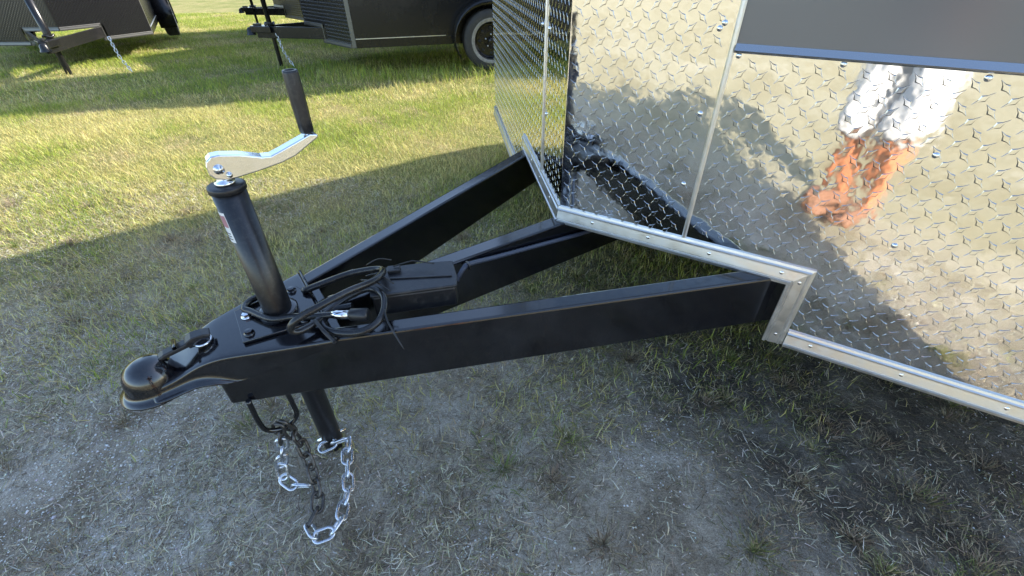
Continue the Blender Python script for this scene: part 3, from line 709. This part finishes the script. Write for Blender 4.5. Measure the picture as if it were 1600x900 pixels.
# turf beyond the tongue
def turf(name, label, x0, x1, y0, y1, dens, hmin, hmax, wid, thin=True):
    n = int((x1 - x0) * (y1 - y0) * dens)
    x = RNG.uniform(x0, x1, n); y = RNG.uniform(y0, y1, n)
    edge = y + .35 * lownoise(x, y, 2.1) + .12 * x * 0
    keep = RNG.uniform(0, 1, n) < (np.clip((edge - .62) / .9 - .18 * np.clip(x + .4, 0, 1.5), .03, 1) if thin else 1)
    px_ = 800 + 0 * x
    # only where the yard can be seen from around the camera: a wide fan
    keep &= np.abs(np.arctan2(x, y + 1.2)) < rad(60)
    x, y = x[keep], y[keep]; n = len(x)
    g = lownoise(x, y, 1.5, 2) + .35 * lownoise(x, y, 5, 1) + .30 * np.clip((y - 4.6) / 2, -.7, 1) + RNG.normal(0, .35, n)
    isg = g > .10
    col = np.where(isg[:, None], palette(n, GREENC, [3, 3, 3, 1]), palette(n, STRAWC, [3, 3, 2, 1]))
    bare = (lownoise(x, y, 2.7, 7) + .5 * lownoise(x, y, 7.5, 3) + RNG.normal(0, .25, n)) > .62
    col = np.where(bare[:, None], palette(n, [(.50, .39, .20), (.58, .48, .28), (.38, .29, .15)], [2, 2, 1]), col)
    h = RNG.uniform(hmin, hmax, n) * (1 + .45 * lownoise(x, y, 3, 4)) * np.where(bare, .6, 1); lean = np.abs(RNG.normal(.75, .38, n)); lean = np.where(isg, lean * .8, lean * 1.1)
    blades(name, base_pts(x, y), h, RNG.uniform(.6, 1.3, n) * wid, np.clip(lean, 0, 1.45), RNG.uniform(0, 2 * math.pi, n), RNG.uniform(.1, .7, n), col, 'grass', label)
turf('grass', 'short dry and green mown grass in the middle distance', -5.5, 2.6, .7, 4.6, 11000, .018, .055, .0022)
turf('grass', 'green mown grass around the parked black trailers', -10.5, 3.0, 4.6, 15.5, 2400, .03, .075, .0044, False)
# taller unmown blades round the parked trailers
x = np.concatenate([RNG.normal(-1.55, .35, 160), RNG.uniform(-1.9, .3, 420), RNG.uniform(-4.8, -3.2, 260), RNG.uniform(-2.4, .3, 500)])
y = np.concatenate([RNG.normal(5.62, .10, 160), RNG.normal(5.65, .12, 420), RNG.normal(7.0, .35, 260), RNG.normal(6.0, .25, 500)])
n = len(x)
blades('grass', base_pts(x, y), RNG.uniform(.07, .20, n), RNG.uniform(.003, .006, n), np.abs(RNG.normal(.3, .2, n)), RNG.uniform(0, 6.28, n), RNG.uniform(.1, .8, n), palette(n, GREENC, [2, 3, 3, 1]), 'grass', 'taller unmown green blades at the black trailer wheel')
# dead straw lying on the dirt
def straw(x0, x1, y0, y1, dens, label, lmin=.010, lmax=.042):
    n = int((x1 - x0) * (y1 - y0) * dens); x = RNG.uniform(x0, x1, n); y = RNG.uniform(y0, y1, n)
    kp = RNG.uniform(0, 1, n) < np.clip(.45 + .55 * lownoise(x, y, 3.3, 5) + .3 * lownoise(x, y, 9, 2), .06, 1) * (1 - .62 * np.clip((x + .55 * y - .55) / .7, 0, 1))
    x, y = x[kp], y[kp]; n = len(x)
    b = base_pts(x, y, -.0015)
    b[:, 2] += RNG.uniform(0, .004, n)
    col = palette(n, [(.50, .44, .29), (.34, .28, .17), (.58, .54, .43), (.13, .10, .065), (.24, .24, .10)], [3, 2.5, 2.2, 3, 1.0], .25)
    blades('dead_grass', b, RNG.uniform(lmin, lmax, n) * RNG.uniform(.5, 1.2, n), RNG.uniform(.0008, .0021, n), RNG.normal(1.36, .22, n), RNG.uniform(0, 6.28, n), RNG.uniform(-.2, .25, n), col, 'straw', label)
straw(-3.0, 2.4, -.5, 2.6, 34000, 'dead straw and clippings lying over the grey dirt')
# scattered tufts
tx = []; ty = []; hh = []; cc = []; az = []; ln = []
for i in range(520):
    a = RNG.uniform(-2.9, 2.2); b_ = RNG.uniform(-.3, 2.3); k = int(RNG.integers(30, 170)); sp = RNG.uniform(.015, .075)
    if i > 360: a = RNG.uniform(.5, 2.2); b_ = RNG.uniform(-.1, 1.5); k = int(k * 1.5); sp *= 1.5
    kind = RNG.choice(3, p=[.62, .30, .08]); an = RNG.uniform(0, 6.28, k); rr_ = np.abs(RNG.normal(0, sp, k))
    tx.append(a + rr_ * np.cos(an)); ty.append(b_ + rr_ * np.sin(an)); az.append(an + RNG.normal(0, .5, k)); ln.append(np.clip(rr_ / sp * .45 + RNG.uniform(.2, .6, k), .1, 1.4))
    hh.append(RNG.uniform(.014, .048, k) * RNG.uniform(.7, 1.3) * (.72 if i > 360 else 1)); pal = [[(.26, .21, .14), (.19, .15, .10), (.36, .30, .20)], [(.22, .22, .09), (.17, .19, .06), (.33, .28, .16)], [(.15, .20, .05), (.20, .24, .08), (.30, .27, .12)]][kind]
    cc.append(palette(k, pal, [2, 2, 1]))
tx, ty, hh, cc, az, ln = map(np.concatenate, (tx, ty, hh, cc, az, ln)); n = len(tx)
blades('grass_tufts', base_pts(tx, ty), hh, RNG.uniform(.0012, .0026, n), ln, az, RNG.uniform(.2, .9, n), cc, 'grass', 'scattered brown and green grass tufts growing in the dirt')
# gravel flecks
def gravel(n, x0, x1, y0, y1):
    x = RNG.uniform(x0, x1, n); y = RNG.uniform(y0, y1, n)
    kp = RNG.uniform(0, 1, n) < np.clip(.35 + .8 * lownoise(x, y, 2.2, 9) + .4 * lownoise(x, y, 7, 3) - .25 * np.clip(y - 1, 0, 3), .03, 1) * (1 - .85 * np.clip((x + .55 * y - .6) / .6, 0, 1)); x, y = x[kp], y[kp]; n = len(x)
    r = RNG.uniform(.0010, .0030, n) * np.where(RNG.uniform(0, 1, n) < .04, 2.0, 1)
    b = base_pts(x, y, -.0006)
    D = np.array([(1, 0, 0), (0, 1, 0), (-1, 0, 0), (0, -1, 0), (0, 0, .75), (0, 0, -.6)])
    an = RNG.uniform(0, 6.28, n); ca, sa = np.cos(an), np.sin(an)
    Dn = np.repeat(D[None], n, 0) * (1 + RNG.uniform(-.35, .35, (n, 6, 1)))
    P = np.stack([Dn[..., 0] * ca[:, None] - Dn[..., 1] * sa[:, None], Dn[..., 0] * sa[:, None] + Dn[..., 1] * ca[:, None], Dn[..., 2]], -1) * r[:, None, None] + b[:, None, :]
    T = np.array([(0, 1, 4), (1, 2, 4), (2, 3, 4), (3, 0, 4), (1, 0, 5), (2, 1, 5), (3, 2, 5), (0, 3, 5)])
    L = (np.arange(n)[:, None, None] * 6 + T[None]).reshape(-1)
    me = bpy.data.meshes.new('gravel'); me.vertices.add(n * 6); me.vertices.foreach_set('co', P.astype(np.float32).ravel())
    me.loops.add(len(L)); me.loops.foreach_set('vertex_index', L.astype(np.int32)); me.polygons.add(n * 8); me.polygons.foreach_set('loop_start', np.arange(0, n * 24, 3, dtype=np.int32)); me.update(calc_edges=True)
    at = me.attributes.new('tint', 'FLOAT_COLOR', 'POINT'); c4 = np.ones((n, 6, 4), np.float32)
    c4[:, :, :3] = palette(n, [(.72, .71, .68), (.52, .50, .47), (.80, .80, .78), (.30, .28, .26)], [3, 2.5, 2.5, 1.5], .12)[:, None, :]; at.data.foreach_set('color', c4.ravel())
    me.materials.append(M['straw']); o = bpy.data.objects.new('gravel', me); COL.objects.link(o); tag(o, 'fine pale gravel flecks strewn over the dirt', kind='stuff')
gravel(150000, -2.4, 2.2, -.4, 2.2)

# ------------------------------------------------------------------ the photographer (seen mirrored in the tread plate)
M['skin'] = mat('sunned_skin', (.46, .19, .10), .5, var=.08, vscale=30)
M['shorts'] = mat('white_cotton', (.60, .60, .61), .8, var=.05, vscale=40)
M['shirt'] = mat('dark_grey_shirt', (.045, .047, .052), .85, var=.2, vscale=50)
M['shoe'] = mat('brown_shoe', (.20, .10, .06), .7)
M['hair'] = mat('brown_hair', (.045, .028, .018), .6)
def skin_mesh(name, verts, edges, material, parent=None, sub=2, root=0):
    bm = bmesh.new(); lay = bm.verts.layers.skin.verify(); vv = []
    for (p, r) in verts:
        v = bm.verts.new(p); v[lay].radius = r if hasattr(r, '__len__') else (r, r); vv.append(v)
    bm.verts.ensure_lookup_table(); vv[root][lay].use_root = True
    for a, b in edges: bm.edges.new((vv[a], vv[b]))
    me = bpy.data.meshes.new(name); bm.to_mesh(me); bm.free(); me.materials.append(M[material])
    o = bpy.data.objects.new(name, me); COL.objects.link(o)
    if parent: o.parent = parent
    k = o.modifiers.new('skin', 'SKIN'); k.use_smooth_shade = True
    u = o.modifiers.new('sub', 'SUBSURF'); u.levels = sub; u.render_levels = sub
    return o
PX, PY = .08, -.60
person = empty('person', (PX, PY, 0), rad(12)); tag(person, 'person in dark shirt and long white shorts photographing, mirrored in the tread plate', 'person')
V_ = []; E_ = []
def chainv(start, lst):
    p = start
    for q in lst:
        V_.append(q); i = len(V_) - 1
        if p is not None: E_.append((p, i))
        p = i
    return p
pel = chainv(None, [((0, 0, .90), (.135, .105))])
chest = chainv(pel, [((0, .0, 1.05), (.125, .095)), ((0, .005, 1.22), (.145, .105)), ((0, 0, 1.36), (.12, .085))])
neck = chainv(chest, [((0, .01, 1.45), .055), ((0, .02, 1.50), .052)])
head = chainv(neck, [((0, .045, 1.57), (.072, .085)), ((0, .045, 1.64), (.078, .095)), ((0, .035, 1.71), (.066, .08))])
for sd in (-1, 1):
    chainv(pel, [((sd * .10, 0, .84), .088), ((sd * .10, .005, .66), .075), ((sd * .095, .015, .47), .056), ((sd * .085, -.005, .34), .060), ((sd * .075, -.02, .10), .042), ((sd * .075, -.03, .05), .040), ((sd * .08, .07, .03), .034), ((sd * .085, .15, .025), .028)])
    el = chainv(chest, [((sd * .17, 0, 1.37), .055), ((sd * .225, .02, 1.24), .045), ((sd * .235, .09, 1.07), .038)])
    wr = chainv(el, [((sd * .16, .25, 1.05), .031), ((sd * .10, .375, 1.06), .023), ((sd * .082, .42, 1.07), (.030, .016))])
    for f in range(4):
        chainv(wr, [((sd * .074, .445, 1.050 + .017 * f), .0085), ((sd * .064, .478 + .004 * (f in (1, 2)), 1.048 + .018 * f), .008), ((sd * .045, .490 + .004 * (f in (1, 2)), 1.048 + .018 * f), .007)])
    chainv(wr, [((sd * .066, .425, 1.085), .0095), ((sd * .045, .438, 1.098), .0085), ((sd * .030, .446, 1.100), .0075)])
skin_mesh('body', V_, E_, 'skin', person)
skin_mesh('shorts', [((0, 0, .94), (.150, .118)), ((0, 0, .87), (.158, .125)), ((-.105, 0, .80), .105), ((-.108, .005, .62), .102), ((-.098, .01, .40), .098), ((.105, 0, .80), .105), ((.108, .005, .62), .102), ((.098, .01, .40), .098)],
          [(0, 1), (1, 2), (2, 3), (3, 4), (1, 5), (5, 6), (6, 7)], 'shorts', person, 2, 1)
skin_mesh('shirt', [((0, 0, .92), (.155, .122)), ((0, 0, 1.05), (.145, .112)), ((0, .005, 1.22), (.160, .120)), ((0, 0, 1.37), (.125, .090)), ((-.175, 0, 1.375), .070), ((-.225, .02, 1.26), .064), ((-.232, .05, 1.17), .062), ((.175, 0, 1.375), .070), ((.225, .02, 1.26), .064), ((.232, .05, 1.17), .062)],
          [(0, 1), (1, 2), (2, 3), (3, 4), (4, 5), (5, 6), (3, 7), (7, 8), (8, 9)], 'shirt', person, 2, 2)
for sd in (-1, 1):
    skin_mesh('shoe', [((sd * .075, -.060, .050), (.054, .056)), ((sd * .077, .0, .055), (.056, .062)), ((sd * .080, .09, .045), (.056, .050)), ((sd * .084, .185, .036), (.046, .038))], [(0, 1), (1, 2), (2, 3)], 'shoe', person, 2)
MB().lathe([(.0001, 1.765), (.045, 1.757), (.075, 1.73), (.088, 1.69), (.088, 1.64), (.075, 1.60), (.06, 1.57)], lambda x, y, z: (x * .95, .022 + y * 1.08 - (.025 if z < 1.66 else 0), z), 28).build('hair', 'hair', person)
skin_mesh('nose', [((0, .128, 1.645), .010), ((0, .142, 1.62), .012), ((0, .136, 1.605), .013)], [(0, 1), (1, 2)], 'skin', person, 1)
for sd in (-1, 1):
    MB().lathe([(.0001, .011), (.008, .008), (.011, 0), (.008, -.008), (.0001, -.011)], lambda x, y, z, sd=sd: (sd * .032 + x, .122 + y, 1.652 + z), 12).build('eye', 'white', person)
    skin_mesh('ear', [((sd * .078, .04, 1.66), (.008, .018)), ((sd * .082, .038, 1.63), (.008, .016))], [(0, 1)], 'skin', person, 1)
skin_mesh('mouth', [((-.022, .126, 1.577), .006), ((0, .132, 1.578), .008), ((.022, .126, 1.577), .006)], [(0, 1), (1, 2)], 'skin', person, 1)
phone = MB().box(-.078, .078, -.0045, .0045, -.037, .037).build('phone', 'plastic', None, .004)
tag(phone, 'black phone held sideways by the photographer', 'phone')
ph = cam.matrix_world.copy(); ph = ph @ Matrix.Rotation(rad(90), 4, 'X'); ph.translation = cam.matrix_world @ Vector((-.055, -.012, .016)); phone.matrix_world = ph
